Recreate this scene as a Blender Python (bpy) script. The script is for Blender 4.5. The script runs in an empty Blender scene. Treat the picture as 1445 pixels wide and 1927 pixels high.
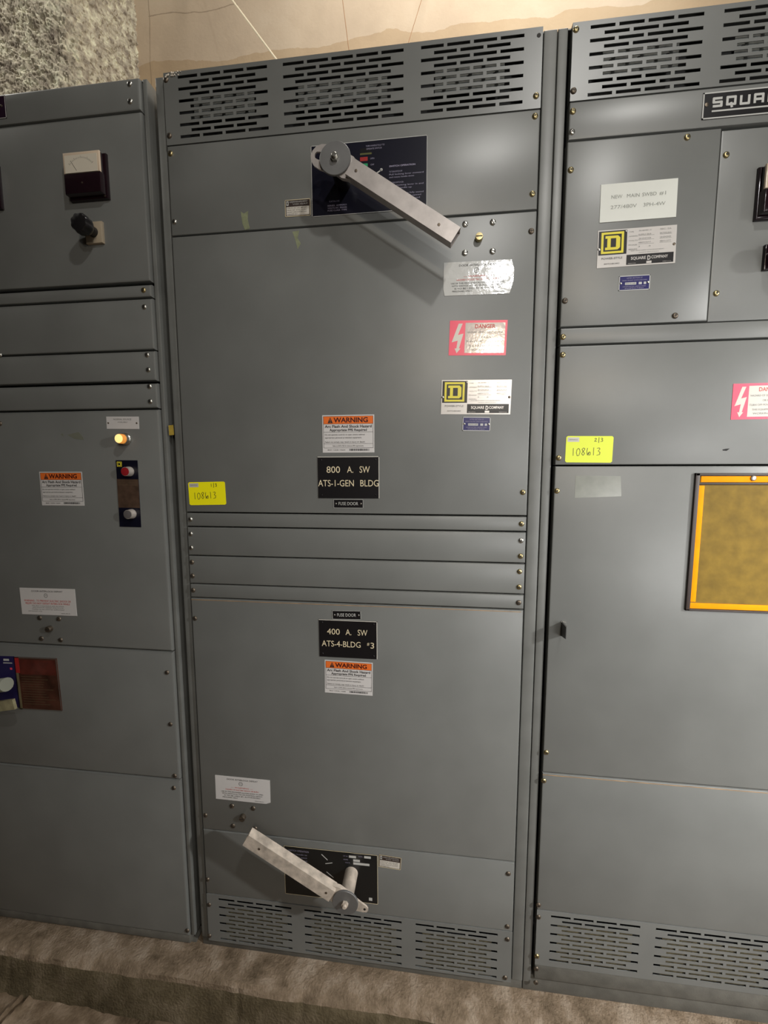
import bpy, math, random
import numpy as np
from mathutils import Vector, Matrix, noise
random.seed(7)
C = bpy.context.scene.collection
# ------------------------------------------------------------------ camera
Z0 = 1.474                       # camera height above the floor; cabinet fronts are the plane Y=0
FPX = 798.03; CX, CY = 722.5, 963.5
YAW, PIT, ROL = -0.121714, 0.1074996, -0.00248250
def _rot(y, p, r):
    cy, sy, cp, sp, cr, sr = math.cos(y), math.sin(y), math.cos(p), math.sin(p), math.cos(r), math.sin(r)
    B = np.array([[1, 0, 0], [0, 0, -1], [0, 1, 0.]])
    return (np.array([[cr, -sr, 0], [sr, cr, 0], [0, 0, 1]]) @ B @ np.array([[1, 0, 0], [0, cp, -sp], [0, sp, cp]])
            @ np.array([[cy, -sy, 0], [sy, cy, 0], [0, 0, 1]]))
RW = _rot(YAW, PIT, ROL)
cd = bpy.data.cameras.new('camera'); cam = bpy.data.objects.new('camera', cd); C.objects.link(cam)
cd.sensor_fit = 'HORIZONTAL'; cd.sensor_width = 36; cd.lens = FPX / 1445 * 36; cd.clip_start = .02
m = RW.T @ np.diag([1, -1, -1.])
cam.matrix_world = Matrix.Translation((0, -1, Z0)) @ Matrix(m.tolist()).to_4x4()
bpy.context.scene.camera = cam
# ------------------------------------------------------------------ world, lights, exposure
w = bpy.data.worlds.new('world'); bpy.context.scene.world = w; w.use_nodes = True
w.node_tree.nodes['Background'].inputs[0].default_value = (.75, .85, 1, 1)
w.node_tree.nodes['Background'].inputs[1].default_value = .006
def lamp(name, loc, power, size, col, target=(0, 0, 1.2), size_y=None, spread=math.pi):
    d = bpy.data.lights.new(name, 'AREA'); d.energy = power; d.color = col
    d.shape = 'RECTANGLE' if size_y else 'DISK'; d.size = size
    if size_y: d.size_y = size_y
    d.spread = spread
    o = bpy.data.objects.new(name, d); C.objects.link(o); o.location = loc
    o.rotation_euler = (Vector(target) - Vector(loc)).to_track_quat('-Z', 'Y').to_euler()
    return o
lamp('ceiling_lamp_main', (.47, -2.4, 2.90), 7, .08, (1, .99, .97))
lamp('ceiling_lamp_warm', (.42, -2.5, 2.36), 8, .07, (1, .84, .62), (0, 0, 1.4))
lamp('strip_fill_behind', (.95, -2.7, 2.10), 2.6, 1.0, (1, .98, .95), (.75, 0, 1.7), .15, 1.35)  # added fill from behind, cone turned right so the left stays dark
lamp('ceiling_lamp_mid', (.60, -1.35, 3.25), 13, .10, (1, .98, .93))
lamp('work_lamp_right', (2.05, -1.2, 2.0), 14, .10, (1, .99, .96), (.6, 0, .45), None, 1.5)
lamp('soft_fill_right', (1.9, -1.15, 1.15), 5, .8, (1, .99, .97), (1.15, 0, 1.05), 1.5, 1.75)  # added soft fill to brighten the right side, no known opening there
lamp('low_fill_right', (1.5, -2.4, 1.0), 3.2, .60, (1, .99, .97), (1.0, 0, 1.05), None, 1.15)  # added low fill for the right-hand fronts, not a known fixture
lamp('ceiling_lamp_left', (-2.9, .15, 4.2), 26, .2, (1, .96, .88), (-1.6, 1.0, 3.2))
lamp('ceiling_lamp_above', (.5, .12, 4.3), 38, .5, (1, .95, .87), (-.1, 1.25, 3.3))
v = bpy.context.scene.view_settings
v.view_transform = 'Standard'; v.look = 'None'; v.gamma = 1; v.exposure = 0; v.use_curve_mapping = False
# ------------------------------------------------------------------ photo point -> place on the cabinet-front plane (or s metres in front)
def W(p, s=0.0):
    v = RW.T @ np.array([p[0] - CX, p[1] - CY, FPX]); v = v / v[1]
    return float(v[0] * (1 - s)), float(v[2] * (1 - s) + Z0)
def G(p, z=0.0):                 # point on a horizontal plane at height z
    v = RW.T @ np.array([p[0] - CX, p[1] - CY, FPX]); t = (z - Z0) / v[2]
    return float(v[0] * t), float(v[1] * t - 1)
# ------------------------------------------------------------------ materials
MATS = {}
def mat(name, col, rough=.5, metal=0, var=.06, scale=12, bump=0, bscale=200, spec=.5, emit=None, coat=0, detail=4):
    if name in MATS: return MATS[name]
    m = bpy.data.materials.new(name); m.use_nodes = True; nt = m.node_tree; b = nt.nodes['Principled BSDF']
    b.inputs['Roughness'].default_value = rough; b.inputs['Metallic'].default_value = metal
    b.inputs['Specular IOR Level'].default_value = spec; b.inputs['Coat Weight'].default_value = coat
    b.inputs['Coat Roughness'].default_value = .12
    tc = nt.nodes.new('ShaderNodeNewGeometry')
    n = nt.nodes.new('ShaderNodeTexNoise'); n.inputs['Scale'].default_value = scale; n.inputs['Detail'].default_value = detail
    nt.links.new(tc.outputs['Position'], n.inputs['Vector'])
    r = nt.nodes.new('ShaderNodeValToRGB')
    r.color_ramp.elements[0].position = .3; r.color_ramp.elements[1].position = .7
    r.color_ramp.elements[0].color = tuple(c * (1 - var) for c in col) + (1,)
    r.color_ramp.elements[1].color = tuple(min(1, c * (1 + var)) for c in col) + (1,)
    nt.links.new(n.outputs['Fac'], r.inputs[0]); nt.links.new(r.outputs[0], b.inputs['Base Color'])
    if bump:
        n2 = nt.nodes.new('ShaderNodeTexNoise'); n2.inputs['Scale'].default_value = bscale; n2.inputs['Detail'].default_value = 3
        nt.links.new(tc.outputs['Position'], n2.inputs['Vector'])
        bp = nt.nodes.new('ShaderNodeBump'); bp.inputs['Strength'].default_value = bump; bp.inputs['Distance'].default_value = .002
        nt.links.new(n2.outputs['Fac'], bp.inputs['Height']); nt.links.new(bp.outputs[0], b.inputs['Normal'])
    if emit:
        b.inputs['Emission Color'].default_value = emit[:3] + (1,); b.inputs['Emission Strength'].default_value = emit[3]
    MATS[name] = m; return m
PAINT = mat('grey_enamel', (.166, .170, .163), .36, var=.07, scale=7, bump=.05, bscale=900)
FRAME = mat('grey_frame_enamel', (.150, .153, .145), .40, var=.12, scale=14, bump=.05, bscale=700)
SILLM = mat('dusty_grey_sill', (.12, .115, .10), .7, var=.2, scale=25, bump=.2, bscale=300)
DARK = mat('dark_inside', (.01, .01, .01), .8)
BAFF = mat('grey_inner_sheet', (.20, .21, .20), .6, var=.3, scale=60)
FILT = mat('dusty_filter', (.085, .070, .038), .9, var=.4, scale=120, bump=.5, bscale=400)
BRASS = mat('brass_screw', (.46, .38, .20), .36, metal=1, var=.25, scale=150)
STEEL = mat('zinc_screw', (.55, .54, .50), .33, metal=1, var=.2, scale=150)
DSCREW = mat('dull_screw', (.16, .13, .10), .45, metal=.8, var=.3, scale=150)
SLOTM = mat('screw_recess', (.015, .012, .01), .7)
ALU = mat('cast_aluminium', (.52, .48, .46), .42, metal=.55, var=.12, scale=40, bump=.05, bscale=500)
ALUD = mat('dusty_aluminium', (.52, .45, .38), .65, metal=.1, var=.30, scale=45, bump=.2, bscale=400)
DISC = mat('grey_disc', (.20, .20, .20), .45, metal=.5, var=.08, scale=30)
BLACK = mat('black_plastic', (.012, .011, .012), .3)
BLACKP = mat('black_laminate', (.008, .007, .008), .35)
WHITE = mat('white_vinyl', (.62, .60, .59), .35, var=.03)
PAPER = mat('white_card', (.66, .67, .62), .5, var=.03)
NPW = mat('nameplate_white', (.66, .63, .60), .25, var=.04, metal=.2)
EDGEW = mat('plate_edge', (.55, .53, .48), .4)
INK = mat('black_ink', (.02, .02, .022), .5)
INKG = mat('grey_ink', (.22, .22, .21), .5)
GOLD = mat('engraved_cream', (.72, .62, .42), .5)
SILV = mat('silver_print', (.50, .50, .48), .35)
ORANGE = mat('warning_orange', (.80, .17, .03), .35)
REDK = mat('red_ink', (.55, .06, .05), .45)
PINK = mat('danger_pink', (.85, .07, .14), .3)
CREAM = mat('danger_cream', (.62, .58, .52), .3, var=.03)
YEL = mat('logo_yellow', (.72, .62, .05), .35)
NAVY = mat('navy_plate', (.006, .006, .015), .30)
NAVY2 = mat('blue_plate', (.018, .016, .11), .3)
PLATET = mat('plate_lettering', (.30, .28, .38), .4)
GREEN = mat('green_square', (.02, .30, .12), .4)
RED = mat('red_square', (.35, .02, .02), .4)
NOTE = mat('yellow_note_bright', (.98, .90, .0), .6, var=.02)
NOTE2 = mat('yellow_note', (.72, .80, .06), .6, var=.02)
OR2 = mat('orange_strip', (1.0, .32, .0), .7, var=.08, scale=30, spec=.15)
BROWN = mat('brown_binding', (.035, .022, .018), .5)
OLIVE = mat('olive_vinyl', (.200, .125, .016), .65, var=.22, scale=35, bump=.25, bscale=60, spec=.25)
METW = mat('meter_dial', (.72, .66, .55), .35, var=.02)
METRIM = mat('meter_clear_case', (.62, .50, .38), .15, var=.05)
METB = mat('meter_black', (.014, .006, .009), .12)
RUST = mat('bare_patch', (.23, .25, .15), .5, var=.2, scale=90)
TAPE = mat('clear_tape', (.21, .215, .185), .25, var=.12, scale=40)
TAN = mat('yellow_tape', (.42, .30, .05), .5, var=.2, scale=90)
BEIGE = mat('beige_plate', (.40, .33, .24), .45)
BROWNP = mat('brown_clear_panel', (.060, .022, .014), .3, var=.5, scale=25)
WIREW = mat('cream_wire', (.90, .80, .60), .6)
WIREB = mat('brown_wire', (.33, .18, .09), .6)
# crumpled glossy film for the two glaring stickers
CRINK = mat('crinkled_film', (.60, .60, .58), .12, var=.04, bump=.28, bscale=55, spec=.9)
CRINKC = mat('crinkled_cream_film', (.60, .52, .48), .14, var=.03, bump=.12, bscale=80, spec=.8)

def ramp_mat(name, stops, scale, rough, bump, bscale, detail=8, mapping=None):
    m = bpy.data.materials.new(name); m.use_nodes = True; nt = m.node_tree; b = nt.nodes['Principled BSDF']
    b.inputs['Roughness'].default_value = rough; b.inputs['Specular IOR Level'].default_value = .25
    g = nt.nodes.new('ShaderNodeNewGeometry'); n = nt.nodes.new('ShaderNodeTexNoise')
    n.inputs['Scale'].default_value = scale; n.inputs['Detail'].default_value = detail; n.inputs['Roughness'].default_value = .62
    nt.links.new(g.outputs['Position'], n.inputs['Vector'])
    r = nt.nodes.new('ShaderNodeValToRGB'); e = r.color_ramp.elements
    e[0].position, e[0].color = stops[0][0], stops[0][1] + (1,); e[1].position, e[1].color = stops[-1][0], stops[-1][1] + (1,)
    for p, c in stops[1:-1]:
        k = e.new(p); k.color = c + (1,)
    nt.links.new(n.outputs['Fac'], r.inputs[0]); nt.links.new(r.outputs[0], b.inputs['Base Color'])
    n2 = nt.nodes.new('ShaderNodeTexNoise'); n2.inputs['Scale'].default_value = bscale; n2.inputs['Detail'].default_value = 6
    nt.links.new(g.outputs['Position'], n2.inputs['Vector'])
    bp = nt.nodes.new('ShaderNodeBump'); bp.inputs['Strength'].default_value = bump; bp.inputs['Distance'].default_value = .004
    nt.links.new(n2.outputs['Fac'], bp.inputs['Height']); nt.links.new(bp.outputs[0], b.inputs['Normal'])
    return m, nt, r, g, b
FLOORM = ramp_mat('dirty_concrete_floor', [(.32, (.085, .058, .034)), (.5, (.18, .13, .085)), (.68, (.30, .23, .165))], 16, .92, .9, 140)[0]
DIRT_SHADE = ramp_mat('dirty_shaded_face', [(.3, (.060, .045, .024)), (.5, (.115, .090, .052)), (.7, (.19, .15, .10))], 13, .95, .9, 160)[0]  # dirt, plus the front face's shade put into a darker colour
PADM = ramp_mat('worn_concrete_pad', [(.32, (.11, .080, .050)), (.5, (.235, .175, .12)), (.66, (.36, .29, .22))], 17, .92, .9, 160)[0]
ROUGHM = ramp_mat('rough_sprayed_coat', [(.32, (.24, .20, .16)), (.5, (.52, .47, .37)), (.66, (.80, .78, .60))], 22, .95, 1, 90)[0]
# smooth plastered wall: water stain with a ragged tide line and hairline joints
WALLM, nt, rr, g, b = ramp_mat('stained_plaster_wall', [(.3, (.50, .40, .30)), (.5, (.58, .47, .35)), (.7, (.63, .53, .41))], 2.2, .85, .25, 60)
def mth(op, a, b_, c=None):
    n = nt.nodes.new('ShaderNodeMath'); n.operation = op
    for i, x in enumerate((a, b_, c)):
        if x is None: continue
        if isinstance(x, (int, float)): n.inputs[i].default_value = x
        else: nt.links.new(x, n.inputs[i])
    return n.outputs[0]
sp = nt.nodes.new('ShaderNodeSeparateXYZ'); nt.links.new(g.outputs['Position'], sp.inputs[0])
n1 = nt.nodes.new('ShaderNodeTexNoise'); n1.inputs['Scale'].default_value = 3.2; n1.inputs['Detail'].default_value = 7; nt.links.new(g.outputs['Position'], n1.inputs['Vector'])
lim = mth('ADD', 3.525, mth('MULTIPLY', mth('SUBTRACT', n1.outputs['Fac'], .5), .16))
st = mth('MULTIPLY', mth('LESS_THAN', sp.outputs['Z'], lim), mth('GREATER_THAN', sp.outputs['X'], -1.9))
stm = nt.nodes.new('ShaderNodeMix'); stm.data_type = 'RGBA'; stm.blend_type = 'MULTIPLY'
nt.links.new(mth('MULTIPLY', st, .55), stm.inputs['Factor']); nt.links.new(rr.outputs[0], stm.inputs['A']); stm.inputs['B'].default_value = (.72, .62, .46, 1)
wob = mth('MULTIPLY', mth('SUBTRACT', n1.outputs['Fac'], .5), .06)
cr = mth('LESS_THAN', mth('ABSOLUTE', mth('ADD', mth('SUBTRACT', sp.outputs['X'], -1.474), wob), 0), .0022)
cr2 = mth('MULTIPLY', mth('LESS_THAN', mth('ABSOLUTE', mth('ADD', mth('SUBTRACT', sp.outputs['Z'], 3.74), mth('MULTIPLY', wob, 1.6)), 0), .0025),
          mth('MULTIPLY', mth('GREATER_THAN', sp.outputs['X'], -1.474), mth('LESS_THAN', sp.outputs['X'], -1.0)))
crm = nt.nodes.new('ShaderNodeMix'); crm.data_type = 'RGBA'; nt.links.new(mth('MULTIPLY', mth('MAXIMUM', cr, cr2), .45), crm.inputs['Factor'])
nt.links.new(stm.outputs['Result'], crm.inputs['A']); crm.inputs['B'].default_value = (.16, .11, .07, 1)
# shade beside the rough pier, put into the wall colour as grey
gy = nt.nodes.new('ShaderNodeMix'); gy.data_type = 'RGBA'
nt.links.new(mth('MULTIPLY', mth('LESS_THAN', sp.outputs['X'], mth('ADD', -1.80, mth('MULTIPLY', wob, 6))), .45), gy.inputs['Factor'])
nt.links.new(crm.outputs['Result'], gy.inputs['A']); gy.inputs['B'].default_value = (.33, .30, .26, 1)
nt.links.new(gy.outputs['Result'], b.inputs['Base Color'])

# ------------------------------------------------------------------ mesh builder (world coordinates in, local out)
ORG = {}
class MB:
    def __init__(s): s.v = []; s.f = []; s.m = []; s.mats = []
    def mi(s, m):
        if m not in s.mats: s.mats.append(m)
        return s.mats.index(m)
    def add(s, vs, fs, m):
        o = len(s.v); k = s.mi(m); s.v += [tuple(p) for p in vs]
        for f in fs: s.f.append([i + o for i in f]); s.m.append(k)
        return s
    def box(s, x0, x1, y0, y1, z0, z1, m):
        return s.add([(x, y, z) for x in (x0, x1) for y in (y0, y1) for z in (z0, z1)],
                     [(0, 1, 3, 2), (4, 6, 7, 5), (0, 4, 5, 1), (2, 3, 7, 6), (0, 2, 6, 4), (1, 5, 7, 3)], m)
    def panel(s, x0, x1, z0, z1, y0, dep, m, c=.003):   # box with a rolled front edge
        rings = [(0, dep), (0, c), (c * .3, c * .3), (c, 0)]
        vs = []
        for a, y in rings: vs += [(x0 + a, y0 + y, z0 + a), (x1 - a, y0 + y, z0 + a), (x1 - a, y0 + y, z1 - a), (x0 + a, y0 + y, z1 - a)]
        fs = [(12, 13, 14, 15), (3, 2, 1, 0)]
        for r in range(3):
            for k in range(4): a = r * 4; fs.append((a + k, a + (k + 1) % 4, a + 4 + (k + 1) % 4, a + 4 + k))
        return s.add(vs, fs, m)
    def prism(s, pts, y0, y1, m, off=(0, 0)):           # polygon in (x,z), y0 = front
        n = len(pts); a = sum(pts[i][0] * pts[(i + 1) % n][1] - pts[(i + 1) % n][0] * pts[i][1] for i in range(n))
        if a < 0: pts = pts[::-1]
        vs = [(x, y0, z) for x, z in pts] + [(x, y1, z) for x, z in pts]
        fs = [tuple(range(n)), tuple(range(2 * n - 1, n - 1, -1))] + [(i, i + n, (i + 1) % n + n, (i + 1) % n) for i in range(n)]
        return s.add(vs, fs, m)
    def lathe(s, c, prof, m, n=20, axis=(0, -1, 0), caps=True):   # prof = [(radius, height along axis)]
        ax = Vector(axis).normalized(); t = Vector((0, 0, 1)) if abs(ax.z) < .9 else Vector((1, 0, 0))
        e1 = ax.cross(t).normalized(); e2 = ax.cross(e1); c = Vector(c); vs = []
        for r, h in prof:
            for k in range(n):
                a = 2 * math.pi * k / n; vs.append(c + ax * h + e1 * (r * math.cos(a)) + e2 * (r * math.sin(a)))
        fs = [(i * n + k, i * n + (k + 1) % n, (i + 1) * n + (k + 1) % n, (i + 1) * n + k) for i in range(len(prof) - 1) for k in range(n)]
        fs = [f[::-1] for f in fs]
        if caps: fs += [tuple(range(n)), tuple(range((len(prof) - 1) * n, len(prof) * n))[::-1]]
        return s.add(vs, fs, m)
    def tube(s, pts, r, m, n=8):
        vs = []; fs = []; pts = [Vector(p) for p in pts]
        for i, p in enumerate(pts):
            d = (pts[min(i + 1, len(pts) - 1)] - pts[max(i - 1, 0)]).normalized()
            t = Vector((0, 1, 0)) if abs(d.y) < .8 else Vector((1, 0, 0)); a = d.cross(t).normalized(); b2 = d.cross(a)
            for k in range(n): q = 2 * math.pi * k / n; vs.append(p + a * r * math.cos(q) + b2 * r * math.sin(q))
        for i in range(len(pts) - 1):
            for k in range(n): fs.append((i * n + k, i * n + (k + 1) % n, (i + 1) * n + (k + 1) % n, (i + 1) * n + k))
        fs += [tuple(range(n))[::-1], tuple(range((len(pts) - 1) * n, len(pts) * n))]
        return s.add(vs, fs, m)
    def build(s, name, parent=None, label=None, origin=None, smooth=True):
        vs = np.array(s.v, float)
        if origin is None: origin = ((vs[:, 0].min() + vs[:, 0].max()) / 2, vs[:, 1].max(), vs[:, 2].min())
        me = bpy.data.meshes.new(name); me.from_pydata((vs - np.array(origin)).tolist(), [], s.f)
        for x in s.mats: me.materials.append(x)
        me.polygons.foreach_set('material_index', s.m); me.update()
        if smooth:
            me.shade_smooth(); me.set_sharp_from_angle(angle=math.radians(32))
        return link(name, me, origin, parent, label)
def link(name, me, origin, parent=None, label=None):
    o = bpy.data.objects.new(name, me); C.objects.link(o); o.location = origin
    if parent: o.parent = parent; o.location = Vector(origin) - ORG[parent.name]
    ORG[o.name] = Vector(origin)
    if label: o['label'] = label
    return o
def thing(name, label, cat, loc, group=None):
    o = bpy.data.objects.new(name, None); C.objects.link(o); o.location = loc; o.empty_display_size = .1
    ORG[o.name] = Vector(loc); o['label'] = label; o['category'] = cat
    if group: o['group'] = group
    return o
def struct(o): o['kind'] = 'structure'; return o

_TC = {}
def glyphs(txt, bold=0.0):
    if bold < .015 or any(c in txt for c in 'M4#') and bold < .019: bold = 0.0
    k = (txt, bold)
    if k not in _TC:
        cu = bpy.data.curves.new('t', 'FONT'); cu.body = txt; cu.resolution_u = 3; cu.offset = bold
        ob = bpy.data.objects.new('t', cu); me = ob.to_mesh()
        v = np.zeros(len(me.vertices) * 3); me.vertices.foreach_get('co', v); v = v.reshape(-1, 3)[:, :2]
        f = [tuple(p.vertices) for p in me.polygons]; ob.to_mesh_clear()
        bpy.data.objects.remove(ob); bpy.data.curves.remove(cu); _TC[k] = (v, f)
    return _TC[k]
class Plate:
    """flat thing on the cabinet front: rectangle from four photo corners (TL,TR,BR,BL); u right, v down, 0..1"""
    def __init__(s, TL, TR, BR, BL, base=0.0, thick=.0006):
        a, b_, c, d = [np.array(W(p, -base)) for p in (TL, TR, BR, BL)]
        ux = ((b_ - a) + (c - d)) / 2; s.w = float(np.hypot(*ux)); s.ang = math.atan2(ux[1], ux[0]); s.uh = ux / s.w
        s.vh = np.array([s.uh[1], -s.uh[0]]); s.h = float(abs((((d - a) + (c - b_)) / 2) @ s.vh)); s.c = (a + b_ + c + d) / 4
        s.base = base; s.t = thick; s.front = base - thick; s.pr = MB(); s.tx = MB(); s.k = 0
    def P(s, u, v): p = s.c + s.uh * ((u - .5) * s.w) + s.vh * ((v - .5) * s.h); return (float(p[0]), float(p[1]))
    def plate(s, name, mat_, parent, label=None, cut=None, edge=None):
        b_ = MB(); pts = cut or [(0, 0), (1, 0), (1, 1), (0, 1)]
        b_.prism([s.P(*p) for p in pts], s.front, s.base + .0005, mat_)
        if edge:
            s.rect(0, 0, 1, edge[1], edge[0]); s.rect(0, 1 - edge[1], 1, 1, edge[0])
            e = edge[1] * s.h / s.w; s.rect(0, 0, e, 1, edge[0]); s.rect(1 - e, 0, 1, 1, edge[0])
        s.o = b_.build(name, parent, label); return s
    def rect(s, u0, v0, u1, v1, m_, lift=1, tx=False):
        (s.tx if tx else s.pr).prism([s.P(u0, v0), s.P(u1, v0), s.P(u1, v1), s.P(u0, v1)], s.front - .00012 * lift, s.front, m_)
    def poly(s, pts, m_, lift=1, tx=False): (s.tx if tx else s.pr).prism([s.P(*p) for p in pts], s.front - .00012 * lift, s.front, m_)
    def text(s, txt, u, v, h, m_, width=None, align='C', bold=0.0, lift=3, squash=1.0, slant=0):
        """cap height h (fraction of plate height), centred vertically on v; width = fraction of plate width"""
        vv, ff = glyphs(txt, bold)
        if not len(vv): return
        sc = h * s.h / .70; x = vv[:, 0] * sc * squash; y = (vv[:, 1] - .35) * sc
        if width: x = (vv[:, 0] - vv[:, 0].min()) / max(1e-6, np.ptp(vv[:, 0])) * width * s.w
        else: x = x - x.min()
        x = x + slant * y
        if align == 'C': x = x - (x.max() + x.min()) / 2
        p0 = np.array(s.P(u, v)); pts = [p0 + s.uh * a - s.vh * b_ for a, b_ in zip(x, y)]
        s.tx.add([(p[0], s.front - .00012 * lift, p[1]) for p in pts], ff, m_)
    def ring(s, u, v, r, wd, m_, lift=2):
        n = 20; p = s.P(u, v)
        vs = []
        for rr_ in (r - wd, r):
            for k in range(n): a = 2 * math.pi * k / n; vs.append((p[0] + rr_ * math.cos(a), s.front - .00012 * lift, p[1] + rr_ * math.sin(a)))
        s.tx.add(vs, [(k, (k + 1) % n, n + (k + 1) % n, n + k) for k in range(n)], m_)
    def stroke(s, pts, wd, m_, lift=2):
        q = [np.array(s.P(*p)) for p in pts]
        for a, b_ in zip(q, q[1:]):
            d = b_ - a; L = np.hypot(*d)
            if L < 1e-6: continue
            n_ = np.array([-d[1], d[0]]) / L * wd / 2; e = d / L * wd * .3
            s.tx.prism([tuple(a - e + n_), tuple(a - e - n_), tuple(b_ + e - n_), tuple(b_ + e + n_)], s.front - .00012 * lift, s.front, m_)
    def rivet(s, u, v, r=.0035, m_=None):
        x, z = s.P(u, v); MB().lathe((x, s.front, z), [(r, 0), (r, .0006), (r * .6, .0014), (.0002, .0016)], m_ or STEEL, 10).build('rivet', s.o)
    def done(s):
        if s.pr.v: s.pr.build('print', s.o, smooth=False)
        if s.tx.v: s.tx.build('lettering', s.o, smooth=False)
        return s.o
def logoD(p, u0, v0, u1, v1, bgm=None):
    """yellow square ring with a slab-serif D inside"""
    def R(a, b_, c, d, lift=3, m_=YEL): p.rect(u0 + (u1 - u0) * a, v0 + (v1 - v0) * b_, u0 + (u1 - u0) * c, v0 + (v1 - v0) * d, m_, lift)
    if bgm: R(0, 0, 1, 1, 2, bgm)
    t = .10
    R(0, 0, 1, t); R(0, 1 - t, 1, 1); R(0, t, t, 1 - t); R(1 - t, t, 1, 1 - t)
    R(.18, .17, .66, .29); R(.18, .71, .66, .83); R(.27, .29, .42, .71)
    f = lambda a, b_: (u0 + (u1 - u0) * a, v0 + (v1 - v0) * b_)
    p.poly([f(.66, .17), f(.74, .17), f(.84, .27), f(.84, .73), f(.74, .83), f(.66, .83)], YEL, 3)

# ------------------------------------------------------------------ setting
b_ = MB(); b_.box(-4.2, 4.2, 1.25, 1.4, -.02, 4.6, WALLM); struct(b_.build('wall_back', smooth=False))
b_ = MB(); b_.box(-4.2, 4.2, -5.2, 1.4, 4.6, 4.7, mat('ceiling_paint', (.16, .15, .13), .9)); struct(b_.build('ceiling', smooth=False))
b_ = MB(); b_.box(-4.2, 4.2, -5.2, -5.1, -.02, 4.6, mat('far_wall_paint', (.12, .11, .10), .9)); struct(b_.build('wall_front', smooth=False))
# rough sprayed pier at the left of the back wall, its right edge rounded off
def rough_pier():
    nx, nz = 300, 300; x0, x1, z0, z1 = -2.7, -1.562, 2.6, 4.0; vs = []
    for j in range(nz + 1):
        for i in range(nx + 1):
            # path: along the front then round the corner back to the wall
            s_ = .4 + i / nx * 1.5
            if s_ < 1.48: x, y = -3.1 + s_, .80
            elif s_ < 1.60: a = (s_ - 1.48) / .12 * math.pi / 2; x, y = -3.1 + 1.48 + .075 * math.sin(a), .80 + .075 * (1 - math.cos(a))
            else: x, y = -3.1 + 1.555, .875 + (s_ - 1.60) * 1.3
            z = z0 + (z1 - z0) * j / nz
            p = Vector((x * 6, y * 6, z * 6)); d = Vector((x * 30 + z * 24, y * 40, z * 16 - x * 14))
            h = noise.fractal(p, 1, 2, 5) * .007 + noise.noise(d) * .010 + abs(noise.noise(d * 2.1)) * .015 + noise.noise(d * 4.5) * .007
            nrm = (0, -1) if s_ < 1.48 else ((1, 0) if s_ > 1.6 else (math.sin((s_ - 1.48) / .12 * 1.57), -math.cos((s_ - 1.48) / .12 * 1.57)))
            vs.append((x + nrm[0] * h, y + nrm[1] * h, z))
    fs = [(j * (nx + 1) + i, j * (nx + 1) + i + 1, (j + 1) * (nx + 1) + i + 1, (j + 1) * (nx + 1) + i) for j in range(nz) for i in range(nx)]
    b2 = MB(); b2.add(vs, fs, ROUGHM); b2.box(-3.1, -1.60, .86, 1.24, 0, 4.58, ROUGHM)
    o = b2.build('wall_left'); me = o.data; return struct(o)
rough_pier()
# floor and raised concrete pad, uneven
FLOORZ = 0.0
crk = [G((2, 1925)), G((38, 1888)), G((62, 1864)), G((84, 1848))]
def segd(x, y):
    best = 9
    for a, c in zip(crk, crk[1:]):
        dx, dy = c[0] - a[0], c[1] - a[1]; t = max(0, min(1, ((x - a[0]) * dx + (y - a[1]) * dy) / (dx * dx + dy * dy)))
        best = min(best, math.hypot(x - a[0] - dx * t, y - a[1] - dy * t))
    return best
def floor():
    b2 = MB(); nx, ny = 520, 70; X0, X1, Y0, Y1 = -2.0, 1.5, -.42, -.02; vs = []
    for j in range(ny + 1):
        for i in range(nx + 1):
            x = X0 + (X1 - X0) * i / nx; y = Y0 + (Y1 - Y0) * j / ny
            h = noise.fractal(Vector((x * 4, y * 4, 2)), 1, 2, 6) * .010 + noise.noise(Vector((x * 25, y * 25, 5))) * .002
            d = segd(x, y); h -= .012 * math.exp(-(d / .005) ** 2); h += .010 * math.exp(-((d - .012) / .010) ** 2)
            vs.append((x, y, h - .002))
    b2.add(vs, [(j * (nx + 1) + i, j * (nx + 1) + i + 1, (j + 1) * (nx + 1) + i + 1, (j + 1) * (nx + 1) + i) for j in range(ny) for i in range(nx)], FLOORM)
    b2.box(-4.2, 4.2, -5.2, 1.4, -.12, -.02, FLOORM)
    struct(b2.build('floor'))
floor()
def pad():
    prof = [(1.2, .104), (.3, .104), (.02, .104), (.0, .1035), (-.02, .103), (-.04, .102), (-.055, .100), (-.066, .095), (-.073, .085), (-.078, .07), (-.082, .05), (-.086, .03), (-.092, .012), (-.10, -.01)]
    b2 = MB(); nx = 620; vs = []; X0, X1 = -2.1, 1.6
    for i in range(nx + 1):
        x = X0 + (X1 - X0) * i / nx
        for k, (y, z) in enumerate(prof):
            wgt = 0 if k < 3 else min(1, (k - 2) / 4)
            h = (noise.fractal(Vector((x * 3.5, k * .25, 7)), 1, 2, 6) * .010 + noise.noise(Vector((x * 30, k * .6, 3))) * .002 + noise.noise(Vector((x * 75, k * 1.3, 9))) * .0012) * wgt
            for jx, jw in ((-.508, .006), (-.335, .010), (-1.19, .007)): h -= .0035 * wgt * math.exp(-((x - jx + .01 * noise.noise(Vector((k * .7, jx, 0)))) / jw) ** 2)
            h -= .006 * wgt * max(0, noise.noise(Vector((x * 9, k * .3, 11))) - .2) * 2
            vs.append((x, y - h * .9, z + h * .5))
    n = len(prof)
    for m_, k0, k1 in ((PADM, 0, 8), (DIRT_SHADE, 8, n - 1)):
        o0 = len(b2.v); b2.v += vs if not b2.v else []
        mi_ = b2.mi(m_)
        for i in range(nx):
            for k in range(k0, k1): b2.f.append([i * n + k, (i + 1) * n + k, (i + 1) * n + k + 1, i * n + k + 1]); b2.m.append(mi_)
    o = b2.build('trim_1'); o['label'] = 'low worn concrete pad with a rounded front edge under the cabinets'; struct(o)
pad()
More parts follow.
